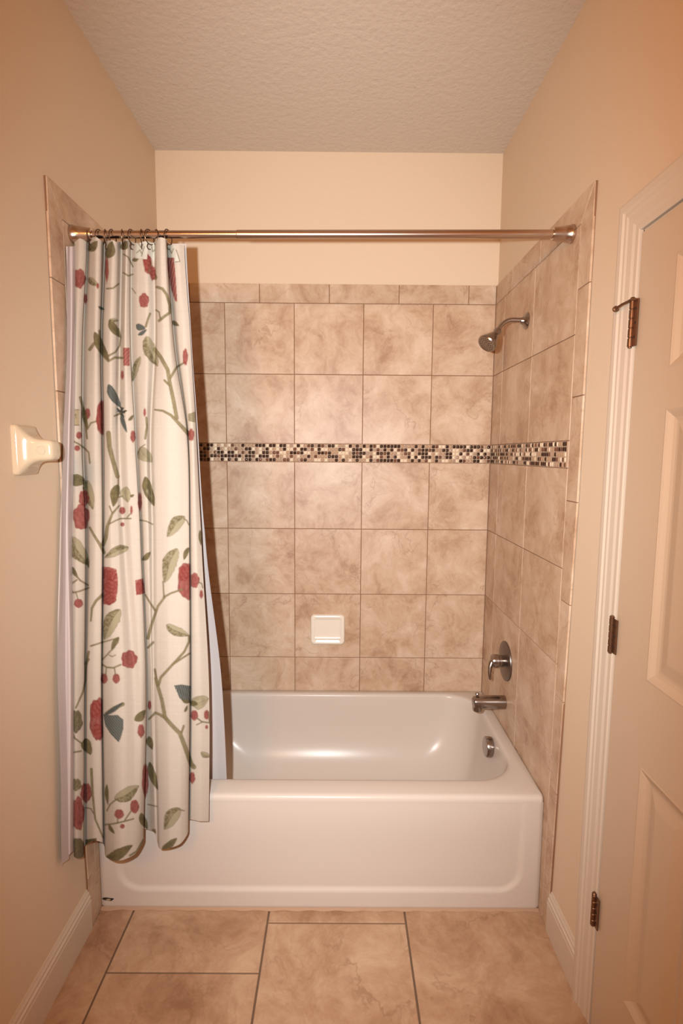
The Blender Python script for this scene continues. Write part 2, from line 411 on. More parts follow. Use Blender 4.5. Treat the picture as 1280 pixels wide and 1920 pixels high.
# ------------------------------------------------------------------ bathtub
def bathtub():
    X0, X1, Y0, Y1 = 0.0092, 1.4898, -TD, -0.0092
    t = empty('bathtub', ((X0+X1)/2, (Y0+Y1)/2, 0))
    tag(t, 'white enamel alcove bathtub with a flat apron front, below the tiled walls', 'bathtub')
    org = t.location
    mb = MB(org)
    K = dict(ks=24, kc=14)
    def ring(x0, x1, y0, y1, r, z): return [(p[0], p[1], z) for p in rrect(x0, x1, y0, y1, r, **K)]
    rings = []
    for e, z in ((0, 0.392), (0, 0.3985), (0.0012, 0.4045), (0.0045, 0.4095), (0.0095, 0.4128), (0.016, 0.4143)):
        rings.append(ring(X0+e*0.3, X1-e*0.3, Y0+e, Y1-e*0.3, 0.012, z))
    rings.append(ring(0.05, 1.462, -0.74, -0.036, 0.14, 0.4156))
    rings.append(ring(0.064, 1.449, -0.722, -0.044, 0.145, 0.4156))
    for x0, x1, y0, y1, r, z in ((0.072, 1.443, -0.713, -0.049, 0.15, 0.4143), (0.078, 1.439, -0.708, -0.053, 0.15, 0.4105),
        ) + tuple((0.082+i_+0.30*(0.404-z_), 1.436-i_-0.02*(0.404-z_), -0.705+i_, -0.056-i_, 0.15+0.35*i_, z_) for z_, i_ in
        ((.404, 0), (.385, .002), (.36, .005), (.32, .010), (.28, .016), (.24, .025), (.205, .036), (.175, .049), (.15, .063), (.128, .079), (.108, .098), (.092, .118), (.079, .140), (.071, .163), (.066, .190), (.064, .225))):
        rings.append(ring(x0, x1, y0, y1, r, z))
    mb.loft(rings, caps=(False, True))
    # apron: sheet with a shallow recessed panel whose sides fade out upwards
    nx, nz = 260, 90
    xs_ = np.linspace(X0, X1, nx); zs_ = np.linspace(0.0035, 0.392, nz)
    def sm(a, b, v): q = min(max((v-a)/(b-a), 0), 1); return q*q*(3-2*q)
    vs = []
    for z in zs_:
        for x in xs_:
            # signed distance into a rounded rectangle panel
            px0, px1, pz0, r = 0.072, 1.424, 0.072, 0.075
            dx = max(px0+r-x, x-(px1-r)); dz = pz0+r-z
            if dx > 0 and dz > 0: sd = r-math.hypot(dx, dz)
            else: sd = min(r-dx, r-dz)
            rec = sm(-0.006, 0.010, sd)*(1-0.75*sm(0.16, 0.36, z))
            y = Y0+0.0085*rec
            edge = min(x-X0, X1-x)
            y += 0.006*(1-sm(0, 0.010, edge))
            y += 0.004*(1-sm(0, 0.010, z-0.0035))
            vs.append((x, y, z))
    fs = [(j*nx+i, j*nx+i+1, (j+1)*nx+i+1, (j+1)*nx+i) for j in range(nz-1) for i in range(nx-1)]
    mb.add(vs, fs)
    # plain ends and back down to the floor
    mb.box((X0, Y0+0.012, 0.004), (X0+0.012, Y1, 0.392)); mb.box((X1-0.012, Y0+0.012, 0.004), (X1, Y1, 0.392)); mb.box((X0, Y1-0.012, 0.004), (X1, Y1, 0.392))
    mb.build('tub_shell', M['tub'], t, sharp=60)
    # overflow cover on the drain end
    o = MB(org); o.lathe([(0.030, 0.0), (0.039, 0.004), (0.0405, 0.012), (0.0405, 0.026), (0.038, 0.031), (0.033, 0.0325), (0.0, 0.0325)], (1.434, -0.40, 0.357), (-1, 0, 0.03), 48, caps=(True, False))
    oc = tag(o.build('overflow_cover', M['chrome'], t), label='round brushed metal overflow cover')
    # rust chip near the lower left corner
    c = MB(org); P = []
    for k in range(22):
        a = 2*math.pi*k/22; P.append((0.0335+0.0185*math.cos(a)*(1+0.15*math.sin(3*a)), 0.0375+0.0062*math.sin(a)*(1+0.3*math.cos(2*a+1))))
    c.loft([[(p[0], Y0-0.0003, p[1]) for p in P], [(p[0], Y0-0.0012, p[1]) for p in P]][::-1])
    P2 = [(0.035+0.008*math.cos(a), 0.0365+0.0028*math.sin(a)) for a in [2*math.pi*k/14 for k in range(14)]]
    c.loft([[(p[0], Y0-0.0011, p[1]) for p in P2], [(p[0], Y0-0.0019, p[1]) for p in P2]][::-1], mi=1)
    tag(c.build('rust_chip', [M['dark'], simple('worn_metal', (0.42, 0.33, 0.20), 0.6)], t), label='small dark rust chip in the enamel')
    c = MB(org); n = 60; rings = []
    for k in range(n+1):
        x = X0+(X1-X0)*k/n; w_ = 0.004+0.0022*math.sin(k*1.7)+0.003*math.exp(-((x-0.03)/0.03)**2)
        rings.append([(x, Y0+0.004, 0.0), (x, Y0-w_, 0.0006), (x, Y0-0.001, 0.0045), (x, Y0+0.004, 0.007)])
    c.loft(rings); tag(c.build('caulk_line', M['caulk'], t), label='brown stained caulk line along the floor')
bathtub()

# ------------------------------------------------------------------ plumbing fittings
def shower_head():
    b = (1.491, -0.42, 2.03); t = tag(empty('wall_shower', b), 'chrome shower on a bent arm, high on the right tiled wall', 'shower')
    f = MB(b); f.lathe([(0.030, 0), (0.031, 0.003), (0.027, 0.008), (0.014, 0.016), (0.011, 0.024), (0.0, 0.024)], b, (-1, 0, 0), 40, caps=(True, False)); f.build('flange', M['chrome'], t)
    pts = []
    for k in range(15):
        q = k/14; x = 1.487-0.052*min(q/0.45, 1)-0.0; z = 2.032
        if q > 0.45:
            a = (q-0.45)/0.55; x = 1.435-0.052*math.sin(a*math.pi/3.2)/math.sin(math.pi/3.2); z = 2.032-0.040*(1-math.cos(a*math.pi/3.2))/(1-math.cos(math.pi/3.2))
        pts.append((x, -0.42-0.006*q, z))
    a_ = MB(b); a_.tube(pts, 0.0085, 20); a_.build('arm', M['chrome'], t)
    e = np.array(pts[-1]); d = np.array([-0.62, -0.30, -0.72]); d /= np.linalg.norm(d)
    h = MB(b); h.lathe([(0.010, -0.006), (0.0135, -0.002), (0.0145, 0.006), (0.012, 0.014), (0.013, 0.020), (0.017, 0.026), (0.024, 0.040), (0.033, 0.058), (0.0365, 0.066), (0.0365, 0.071), (0.034, 0.0745), (0.031, 0.0735), (0.0, 0.0735)], e, d, 44, caps=(True, False))
    ho = h.build('spray_head', M['chrome'], t)
    n = MB(b); e1 = np.cross(d, (0, 0, 1)); e1 /= np.linalg.norm(e1); e2 = np.cross(d, e1)
    for rr_, cnt in ((0.009, 6), (0.018, 12), (0.026, 18)):
        for k in range(cnt):
            a = 2*math.pi*k/cnt; c = e+d*0.0725+rr_*(math.cos(a)*e1+math.sin(a)*e2)
            n.lathe([(0.0016, 0), (0.0013, 0.0022), (0, 0.0022)], c, d, 8, caps=(True, False))
    n.build('nozzles', M['dark'], ho)
shower_head()
def valve():
    b = (1.491, -0.345, 0.698); t = tag(empty('shower_valve', b), 'round chrome shower valve with lever handle on the right wall above the tub spout', 'valve')
    p = MB(b); p.lathe([(0.080, 0.0), (0.0805, 0.002), (0.079, 0.006), (0.060, 0.0105), (0.040, 0.013), (0.030, 0.0135), (0, 0.0135)], b, (-1, 0, 0), 64, caps=(True, False)); p.build('escutcheon', simple('dull_nickel', (0.20, 0.165, 0.15), 0.34, 1.0), t)
    h = MB(b); h.lathe([(0.024, 0.012), (0.024, 0.030), (0.027, 0.033), (0.027, 0.050), (0.024, 0.058), (0.015, 0.062), (0, 0.063)], b, (-1, 0, 0), 40, caps=(True, False)); h.build('hub', M['chrome'], t)
    l = MB(b); pts = [(1.440, -0.347, 0.700), (1.430, -0.352, 0.692), (1.423, -0.358, 0.675), (1.420, -0.364, 0.655), (1.421, -0.370, 0.634), (1.4225, -0.372, 0.628)]
    l.tube(pts, [0.013, 0.0115, 0.0085, 0.0068, 0.006, 0.0025], 20); l.build('lever', M['chrome'], t)
valve()
def spout():
    b = (1.491, -0.355, 0.526); t = tag(empty('tub_spout', b), 'brushed metal tub spout with pull-up diverter, low on the right wall', 'spout')
    m = MB(b); m.lathe([(0.027, 0.0), (0.0275, 0.002), (0.0275, 0.040), (0.0268, 0.080), (0.0255, 0.118), (0.0235, 0.128), (0.017, 0.133), (0, 0.134)], b, (-1, 0, 0), 48, caps=(True, False)); m.build('body', M['chrome'], t)
    n = MB(b); n.lathe([(0.021, 0.004), (0.0205, -0.030), (0.0185, -0.036), (0.016, -0.036), (0.015, -0.02), (0, -0.02)], (1.491-0.1125, -0.355, 0.526), (0, 0, 1), 40, caps=(False, False)); n.build('nozzle', M['chrome'], t)
    d = MB(b); d.lathe([(0.0035, 0.022), (0.0035, 0.030), (0.0075, 0.031), (0.0085, 0.035), (0.0065, 0.039), (0, 0.0395)], (1.491-0.115, -0.355, 0.526), (0, 0, 1), 24, caps=(True, False)); d.build('diverter_knob', M['chrome'], t)
spout()
def soap_dish():
    x0, x1, z0, z1 = 0.673, 0.833, 0.643, 0.787; b = ((x0+x1)/2, -TT, z0)
    m = MB(b); rings = []
    for e, h, r in ((0.0, 0.0, 0.018), (0.0, 0.010, 0.018), (0.0015, 0.0145, 0.018), (0.005, 0.0175, 0.017), (0.010, 0.0185, 0.014), (0.0145, 0.0178, 0.011), (0.0185, 0.0155, 0.009), (0.022, 0.0138, 0.008), (0.026, 0.0130, 0.008)):
        rings.append([(p[0], -TT-h, p[1]) for p in rrect(x0+e, x1-e, z0+e, z1-e, r, 6, 8)])
    m.loft(rings, caps=(True, True)); t = m.build('soap_dish', M['soap'], None, sharp=50); t.location = b
    tag(t, 'cream ceramic soap dish set in the back wall tile above the tub', 'soap dish')
    l = MB(b); prof = [(0.004, 0), (0.016, 0.0), (0.0205, 0.004), (0.0215, 0.011), (0.019, 0.016), (0.016, 0.0155), (0.0125, 0.008), (0.004, 0.007)]
    l.loft([[(x, -TT-p[0], z0+0.022+p[1]) for p in prof] for x in np.linspace(x0+0.021, x1-0.021, 8)])
    l.build('tray', M['soap'], t)
    # rest the child in the parent's frame
    t.children[0].location = (0, 0, 0)
soap_dish()
def towel_post():
    yc, zc = -1.083, 1.541; b = (0.0, yc, zc)
    m = MB(b); rings = []
    for x, hy, hz, r, dz in ((0.0, 0.046, 0.0625, 0.008, 0), (0.008, 0.046, 0.0625, 0.008, 0), (0.012, 0.0445, 0.061, 0.008, 0), (0.0155, 0.041, 0.0565, 0.010, 0), (0.022, 0.0365, 0.047, 0.012, 0),
                         (0.030, 0.032, 0.0375, 0.013, 0), (0.040, 0.0285, 0.031, 0.013, 0), (0.052, 0.0265, 0.0275, 0.013, 0), (0.066, 0.026, 0.0265, 0.013, 0), (0.076, 0.0255, 0.0255, 0.013, 0), (0.082, 0.024, 0.0235, 0.013, 0), (0.0855, 0.020, 0.0195, 0.012, 0), (0.087, 0.013, 0.013, 0.009, 0)):
        rings.append([(x, yc+p[0], zc+p[1]) for p in rrect(-hy, hy, -hz, hz, r, 5, 7)])
    m.loft(rings, caps=(True, True)); t = m.build('towel_bar_post', M['cer'], None, sharp=70); t.location = b
    tag(t, 'cream ceramic towel bar post on the left wall beside the curtain', 'towel bar post')
    s = MB(b); s.lathe([(0.012, 0.0), (0.012, 0.0016), (0.0095, 0.0016), (0.009, 0.0004), (0, 0.0004)], (0.060, yc-0.0262, zc), (0, -1, 0), 28, caps=(True, False))
    tag(s.build('bar_socket', simple('socket_grey', (0.55, 0.46, 0.34), 0.4), t), label='grey round socket for the missing bar')
towel_post()

# ------------------------------------------------------------------ curtain rod and rings
RY, RZL, RZR = -0.790, 2.176, 2.190
def rz(x): return RZL+(RZR-RZL)*x/W
def rod():
    b = (W/2, RY, rz(W/2)); t = tag(empty('curtain_rod', b), 'brushed nickel shower curtain rod spanning the alcove', 'curtain rod')
    a = MB(b); a.tube([(0.03, RY, rz(0.03)), (0.51, RY, rz(0.51))], 0.0108, 32); a.build('inner_tube', M['nickel'], t)
    a = MB(b); a.tube([(0.495, RY, rz(0.495)), (0.497, RY, rz(0.497)), (1.46, RY, rz(1.46))], [0.0108, 0.0123, 0.0123], 32); a.build('outer_tube', M['nickel'], t)
    for x, s in ((TT+0.0005, 1), (W-TT-0.0005, -1)):
        c = MB(b); c.lathe([(0.0250, 0), (0.0262, 0.002), (0.0262, 0.008), (0.0245, 0.010), (0.0215, 0.030), (0.0185, 0.056), (0.0175, 0.060), (0.0125, 0.061)], (x, RY, rz(x)), (s, 0, 0), 44); c.build('end_cap', M['nickel'], t)
rod()
def at(px, py, Y):
    d = fw+RT*(px-640)/F_PX-UP*(py-960)/F_PX; t = (Y-CAM[1])/d[1]; return CAM+t*d
ordn = ['first', 'second', 'third', 'fourth', 'fifth', 'sixth', 'seventh', 'eighth', 'ninth', 'tenth']
proto = None
for k, px in enumerate((168, 187, 198, 211, 229, 247, 266, 280, 292, 315)):
    x = at(px, 441, RY)[0]; loc = (x, RY, rz(x)-0.0075)
    if proto is None:
        m = MB(); pts = []
        for q in range(33):
            a = 2*math.pi*q/32; pts.append((0.0, 0.0205*math.sin(a), 0.0205*math.cos(a)))
        m.tube(pts, 0.0016, 10)
        m.tube([(0.0, -0.003, -0.0195), (0.001, -0.010, -0.024), (0.0, -0.012, -0.031), (0, -0.006, -0.036), (0, 0.002, -0.034)], 0.0016, 10)
        proto = m.build('curtain_ring', M['bronze']); o = proto
    else:
        o = proto.copy(); COL.objects.link(o)
    o.location = loc; o.rotation_euler = (0, 0, math.radians([4, -12, 14, -6, 18, -10, 8, -20, 35, -14][k]))
    tag(o, 'dark bronze curtain ring, %s from the left on the rod' % ordn[k], 'curtain ring', 'curtain rings on the rod')

# ------------------------------------------------------------------ curtain print, painted on the cloth's own grid
CX0, CY0, CW, CH, SS = 120, 430, 290, 1200, 2
cv = np.ones((CH*SS, CW*SS, 3)); BASE = np.array([0.45, 0.39, 0.325]); cv[:] = BASE
yy, xx = np.mgrid[0:CH*SS, 0:CW*SS]; gx = CX0+xx/SS; gy = CY0+yy/SS
def nz2(sc, seed):
    r = np.random.default_rng(seed); h, w_ = int(CH/sc)+3, int(CW/sc)+3; g = r.random((h, w_))
    a = (gy-CY0)/sc; b = (gx-CX0)/sc; i = a.astype(int); j = b.astype(int); fa = a-i; fb = b-j
    fa = fa*fa*(3-2*fa); fb = fb*fb*(3-2*fb)
    return (g[i, j]*(1-fa)*(1-fb)+g[i+1, j]*fa*(1-fb)+g[i, j+1]*(1-fa)*fb+g[i+1, j+1]*fa*fb)
NA, NB = nz2(5, 1), nz2(2.2, 2)
weave = (np.random.default_rng(5).random((CH*SS, 1))-.5)*0.05+(np.random.default_rng(6).random((1, CW*SS))-.5)*0.05+(NB-0.5)*0.04
cv *= (1+weave)[..., None]
OL_D, OL_M, OL_L = np.array([.035, .026, .008]), np.array([.115, .092, .038]), np.array([.27, .235, .145])
RD_D, RD_M, RD_L = np.array([.085, .010, .007]), np.array([.19, .034, .028]), np.array([.29, .10, .08])
BL_D, BL_M, BL_L = np.array([.010, .012, .011]), np.array([.028, .034, .031]), np.array([.105, .12, .108])
def win(x0, x1, y0, y1):
    a = max(int((y0-CY0)*SS), 0); b = min(int((y1-CY0)*SS)+1, CH*SS); c = max(int((x0-CX0)*SS), 0); d = min(int((x1-CX0)*SS)+1, CW*SS)
    return slice(a, max(b, a)), slice(c, max(d, c))
def blend(sl, mask, col): 
    cv[sl] = cv[sl]*(1-mask[..., None])+col*mask[..., None]
def leaf(x0, y0, x1, y1, wd, style=0):
    L = math.hypot(x1-x0, y1-y0); sl = win(min(x0, x1)-wd, max(x0, x1)+wd, min(y0, y1)-wd, max(y0, y1)+wd)
    X, Y = gx[sl], gy[sl]; dx, dy = (x1-x0)/L, (y1-y0)/L
    t = ((X-x0)*dx+(Y-y0)*dy)/L; s = ((X-x0)*-dy+(Y-y0)*dx)
    tt = np.clip(t, 0, 1); half = wd/2*np.sin(np.pi*tt**0.8)**0.75+0.01; half = half*(1+0.18*(NA[sl]-0.5))
    s = s-wd*0.10*np.sin(tt*math.pi*1.4)
    ins = np.clip((half-np.abs(s))*1.2, 0, 1)*((t > 0) & (t < 1))
    e = np.clip(1-(half-np.abs(s))/1.5, 0, 1)
    side_ = np.clip(s/1.5+0.5+(NA[sl]-.5)*1.6, 0, 1)*np.clip(0.7+(NB[sl]-.5)*1.4, 0.3, 1)
    if style == 2: side_ = np.clip(0.55+0.6*np.sin(s*2.2+NA[sl]*3), 0, 1)
    pal = (OL_D, OL_M, OL_L) if style != 2 else (BL_D, BL_M, BL_L)
    c = pal[2]*(1-side_)[..., None]+pal[1]*side_[..., None]
    if style == 1: c = pal[1]*(0.75+0.5*NA[sl])[..., None]
    if style == 3: c = OL_L*(0.8+0.3*NA[sl])[..., None]
    vein = np.clip(1-np.abs(s)/0.8, 0, 1)*0.6
    e = np.clip(e*1.3, 0, 1); c = c*(1-e[..., None]*0.85)+pal[0]*1.2*e[..., None]*0.85
    c = c*(1-vein[..., None])+pal[0]*1.3*vein[..., None]
    blend(sl, ins*0.95, c)
def stem(pts, w0, w1=None, style=0):
    w1 = w1 or w0; n = len(pts)-1; P = np.array(pts, float); seg = [np.linalg.norm(P[i+1]-P[i]) for i in range(n)]; T = sum(seg); acc = 0
    sl = win(P[:, 0].min()-w0-w1, P[:, 0].max()+w0+w1, P[:, 1].min()-w0-w1, P[:, 1].max()+w0+w1)
    X, Y = gx[sl], gy[sl]; best = np.full(X.shape, 1e9); wd = np.full(X.shape, 1.0); sd = np.zeros(X.shape)
    for i in range(n):
        d = P[i+1]-P[i]; t = np.clip(((X-P[i][0])*d[0]+(Y-P[i][1])*d[1])/(d@d), 0, 1)
        ex, ey = X-(P[i][0]+t*d[0]), Y-(P[i][1]+t*d[1]); D = np.hypot(ex, ey); m = D < best
        best = np.where(m, D, best); wd = np.where(m, w0+(w1-w0)*(acc+t*seg[i])/T, wd); sd = np.where(m, ex, sd); acc += seg[i]
    h = wd/2; mask = np.clip((h-best)*1.5+0.6, 0, 1)
    e = np.clip(1-(h-best)/1.1, 0, 1); mid_ = (OL_M*0.95+OL_L*0.22)*(0.85+0.3*NA[sl])[..., None]
    c = mid_*(1-e[..., None]*0.65)+OL_D*1.3*e[..., None]*0.65
    blend(sl, mask*0.92, c)
def bloom(cx, cy, w_, h_, clip=None, seed=0, rough=0.09, pal=None):
    pal = pal or (RD_D, RD_M, RD_L); sl = win(cx-w_, cx+w_, cy-h_, cy+h_); X, Y = gx[sl], gy[sl]
    u = (X-cx)/(w_/2); v = (Y-cy)/(h_/2); a = np.arctan2(v, u); R_ = np.hypot(u, v)
    rad = 1+rough*0.6*np.sin(5*a+seed)+rough*0.4*np.sin(9*a+seed*2.1)
    mask = np.clip((rad-R_)*min(w_, h_)/2*0.9, 0, 1)
    if clip:
        if clip[0] is not None: mask = mask*(X > clip[0])
        if clip[1] is not None: mask = mask*(X < clip[1])
    rp = 0.5+0.5*np.sin(R_*9+2.2*np.sin(2*a+seed)+NA[sl]*3)
    c = pal[1]*(1-rp[..., None]*0.45)+pal[2]*rp[..., None]*0.45
    ed = np.clip((R_-rad+0.22)*3.2, 0, 1); c = c*(1-ed[..., None]*0.55)+pal[0]*1.4*ed[..., None]*0.55
    dk = (NB[sl] > 0.72)*0.35; c = c*(1-dk[..., None])+pal[0]*dk[..., None]
    blend(sl, mask*0.93, c)
def poly(pts, cols, streak=None):
    P = np.array(pts, float); sl = win(P[:, 0].min()-1, P[:, 0].max()+1, P[:, 1].min()-1, P[:, 1].max()+1)
    X, Y = gx[sl], gy[sl]; ins = np.zeros(X.shape, bool); n = len(P)
    for i in range(n):
        (xa, ya), (xb, yb) = P[i-1], P[i]; c = ((ya > Y) != (yb > Y)) & (X < (xb-xa)*(Y-ya)/((yb-ya) if yb != ya else 1e-6)+xa); ins ^= c
    q = 0.5+0.5*np.sin((X*streak[0]+Y*streak[1])+NA[sl]*2) if streak else NA[sl]
    c = cols[0]*(1-q[..., None])+cols[1]*q[..., None]; blend(sl, ins*0.93, c)
def berry(x, y, w_, h_=None, s=0, **k): bloom(x, y, w_, h_ or w_, seed=s, rough=0.05, **k)
# top zone
bloom(135, 458, 12, 9, pal=(OL_D, OL_M, OL_L)); leaf(165, 470, 184, 452, 15, 1); leaf(200, 484, 212, 452, 19, 1); leaf(226, 466, 240, 452, 15, 1); leaf(247, 488, 262, 482, 9, 1)
bloom(148, 522, 26, 38, seed=1); bloom(160, 560, 8, 22); bloom(200, 505, 8, 54); bloom(277, 497, 15, 36, seed=2); stem([(269, 476), (280, 500), (290, 520)], 13, 9)
sl = None
bloom(276, 492, 17, 34, seed=4); bloom(286, 512, 12, 30, seed=5); poly([(313, 483), (326, 483), (329, 520), (332, 566), (328, 564), (320, 540), (314, 505)], (RD_D*1.5, RD_L), (1.2, 0.3)); bloom(269.5, 563, 20, 29, seed=3)
stem([(231, 476), (240, 482), (249, 500)], 2.2); stem([(231, 511), (240, 517), (249, 514)], 2.6); stem([(200, 541), (212, 540), (222, 532)], 3)
leaf(166, 520, 184, 537, 13, 0); bloom(183, 536, 6, 13)
stem([(294, 538), (304, 541), (312, 552), (318, 572), (318, 586), (308, 593), (298, 601)], 5); stem([(292, 581), (298, 585), (300, 597)], 2.5); leaf(323, 601, 335, 612, 9, 1)
stem([(281, 588), (277, 598), (273, 612)], 4); leaf(255, 608, 272, 618, 13, 2); leaf(258, 628, 276, 618, 8, 2); leaf(184, 574, 196, 581, 6, 2); stem([(247, 540), (254, 550)], 1.5)
leaf(205, 598, 224, 634, 16, 1); leaf(206, 598, 222, 602, 9, 0)
stem([(168, 655), (175, 645), (187, 636), (186, 620)], 6, 4); leaf(177, 622, 203, 678, 17, 1); stem([(188, 660), (197, 672), (203, 677)], 3)
stem([(203, 677), (215, 670), (229, 671)], 4); stem([(203, 667), (216, 660), (224, 648), (226, 632), (222, 616)], 3.5, 2.5)
poly([(230, 652), (243, 652), (243, 686), (231, 685)], (RD_M, RD_L), (0.9, 0.8)); bloom(229, 703, 7, 20)
leaf(263, 668, 246, 716, 13, 0); leaf(274, 630, 293, 688, 25, 0)
stem([(290, 655), (300, 668), (314, 693), (318, 718), (325, 751), (331, 784)], 7, 7); stem([(319, 708), (331, 688), (346, 679)], 5, 3); stem([(308, 713), (317, 722)], 4); bloom(347, 669, 11, 35, seed=2)
stem([(290, 768), (305, 770), (320, 778), (337, 796), (353, 813)], 3, 8); bloom(358, 815, 13, 25, seed=3); poly([(352, 776), (366, 771), (366, 792), (353, 789)], (OL_M, OL_L), (0, 2.2))
leaf(203, 720, 225, 766, 17, 2); bloom(227, 772, 16, 16, pal=(BL_D, BL_D*1.6, BL_M), rough=0.6, seed=2); leaf(227, 776, 237, 812, 9, 2); stem([(214, 780), (226, 774)], 3)
bloom(164, 775, 11, 22); stem([(150, 745), (157, 770), (160, 795), (163, 822)], 5, 3); leaf(156, 762, 163, 806, 10, 1); stem([(163, 805), (170, 793), (182, 789)], 3)
bloom(192, 782, 25, 62, clip=(None, 193)); stem([(190, 760), (191, 800)], 5)
bloom(190, 783, 19, 68, clip=(None, 194), seed=2)
berry(148, 816, 12, 15); berry(144.5, 840, 12); stem([(137, 827), (147, 832), (158, 840), (166, 848), (168, 868)], 3); 
poly([(134, 768), (148, 768), (148, 797), (134, 797)], (OL_L*1.1, np.array([.33, .25, .15]))); stem([(134, 768), (148, 768)], 1.4); stem([(134, 797), (148, 797)], 1.6); stem([(137, 780), (142, 776), (142, 784)], 1.2)
stem([(203, 812), (205, 838), (211, 862), (220, 893)], 9, 8); stem([(222, 893), (221, 920)], 2)
bloom(271, 773, 6, 19); stem([(274, 783), (275, 800), (272, 822)], 4); leaf(240, 788, 251, 778, 7, 1); bloom(249, 818, 11, 25); leaf(262, 838, 283, 868, 24, 3); stem([(258, 850), (264, 838), (272, 833)], 1.5)
# middle
leaf(134, 892, 160, 908, 24, 1); leaf(163, 900, 172, 956, 20, 0); bloom(157, 934, 20, 32, seed=1); bloom(152, 969, 32, 50, seed=3); bloom(133, 945, 6, 40)
stem([(168, 989), (177, 1005), (187, 1021), (195, 1036)], 4, 6); stem([(193, 1020), (198, 1008), (201, 987), (210, 963), (223, 948)], 8, 3); stem([(205, 949), (210, 962)], 2.5)
leaf(221, 908, 210, 950, 18, 1); leaf(236, 912, 237, 942, 20, 3); leaf(243, 930, 252, 928, 6, 1); stem([(222, 932), (230, 930)], 2)
berry(229, 957, 13, 15); bloom(246, 956, 6, 20); berry(229, 983, 9); stem([(205, 982), (216, 976), (226, 972), (245, 972)], 2.6); stem([(238, 970), (245, 962)], 2)
leaf(272, 893, 287, 950, 19, 1); leaf(275, 915, 283, 936, 7, 3); bloom(262, 940, 9, 38); stem([(262, 975), (274, 977), (286, 983)], 2.2)
leaf(346, 968, 311, 1005, 24, 0); stem([(344, 972), (350, 976), (354, 984)], 2)
leaf(241, 1026, 194, 1044, 18, 0); leaf(266, 1050, 283, 1035, 11, 1); leaf(134, 1006, 164, 1062, 30, 0); leaf(332, 1028, 305, 1092, 28, 0); leaf(354, 1026, 343, 1050, 10, 1); stem([(305, 1090), (306, 1100), (307, 1118)], 2.4); leaf(375, 993, 376, 1024, 7, 1)
bloom(350, 1090, 36, 68, clip=(None, 357), seed=1); bloom(364, 1088, 20, 30, clip=(357, None), seed=2); bloom(346, 1073, 24, 36, clip=(None, 357), seed=3)
poly([(193, 1062), (205, 1063), (218, 1067), (221, 1085), (220, 1110), (216, 1128), (205, 1135), (193, 1132)], (RD_M, RD_L), (0.5, 0.9)); bloom(205, 1078, 28, 24, clip=(193, None), seed=1); bloom(207, 1100, 28, 30, clip=(193, None), seed=4); bloom(205, 1122, 26, 24, clip=(193, None), seed=6)
poly([(253, 1088), (268, 1084), (272, 1112), (255, 1116)], (RD_M, RD_L), (0.9, 0.7)); bloom(262, 1101, 17, 30, seed=3)
leaf(135, 1062, 145, 1085, 9, 1); stem([(140, 1076), (150, 1088), (165, 1097)], 3); stem([(144, 1087), (134, 1094), (132, 1104), (137, 1111), (150, 1108), (166, 1102)], 3); stem([(142, 1110), (146, 1124)], 2); berry(147, 1131, 18); leaf(163, 1045, 166, 1066, 6, 1)
stem([(372, 1091), (378, 1094), (380, 1102)], 2); bloom(377, 1114, 8, 18)
stem([(192, 1115), (180, 1126), (172, 1140), (170, 1164)], 6, 3); leaf(225, 1142, 192, 1198, 29, 0); stem([(170, 1211), (192, 1204), (220, 1196)], 3.2, 2); leaf(223, 1194, 207, 1220, 11, 1); stem([(207, 1220), (200, 1228), (192, 1236)], 2.6); stem([(204, 1228), (210, 1231), (216, 1228)], 1.6)
stem([(192, 1246), (200, 1251), (212, 1252), (226, 1246)], 3); bloom(242, 1236, 31, 35, seed=2, rough=0.1); berry(195, 1272, 14, 21); berry(217.5, 1272, 15, 20); stem([(199, 1252), (198, 1264)], 2); stem([(214, 1252), (216, 1264)], 2.2)
stem([(166, 1222), (161, 1250), (160, 1275), (155, 1298), (142, 1327)], 4.5, 3); stem([(166, 1236), (160, 1244)], 4)
stem([(272, 1115), (281, 1130), (291, 1145)], 3, 4); stem([(308, 1120), (296, 1136), (291, 1150), (284, 1170), (277, 1196)], 4, 6); stem([(306, 1098), (307, 1118)], 2.6); stem([(306, 1120), (320, 1112), (341, 1105)], 3.4); stem([(277, 1214), (287, 1204)], 4)
leaf(311, 1171, 354, 1194, 19, 0); stem([(354, 1192), (354, 1203), (345, 1222), (323, 1246), (301, 1270), (297, 1284)], 4, 5); stem([(355, 1225), (338, 1236), (323, 1246)], 3.4); stem([(290, 1255), (295, 1285)], 4)
stem([(292, 1272), (296, 1288), (303, 1312), (309, 1345), (322, 1360), (337, 1375), (348, 1404), (358, 1432), (363, 1438)], 6, 9); stem([(310, 1346), (300, 1340), (291, 1336), (279, 1348)], 6, 3.5); stem([(344, 1361), (340, 1374)], 4)
poly([(326, 1285), (340, 1283), (357, 1286), (357, 1318), (345, 1318), (336, 1308)], (BL_D, BL_L), (1.6, -0.4)); leaf(345, 1335, 352, 1322, 6, 1); leaf(341, 1312, 357, 1318, 8, 1)
leaf(357, 1317, 392, 1312, 26, 3); leaf(357, 1315, 370, 1322, 12, 1); berry(364, 1341, 15, 21); berry(387, 1340, 11, 20, s=2); berry(387, 1363, 7, 9); stem([(369, 1346), (378, 1353), (392, 1355)], 2.6); stem([(391, 1334), (392, 1354)], 2); stem([(368, 1359), (378, 1354)], 2)
leaf(252, 1351, 274, 1332, 16, 1); bloom(264, 1370, 14, 27); bloom(280, 1322, 8, 20)
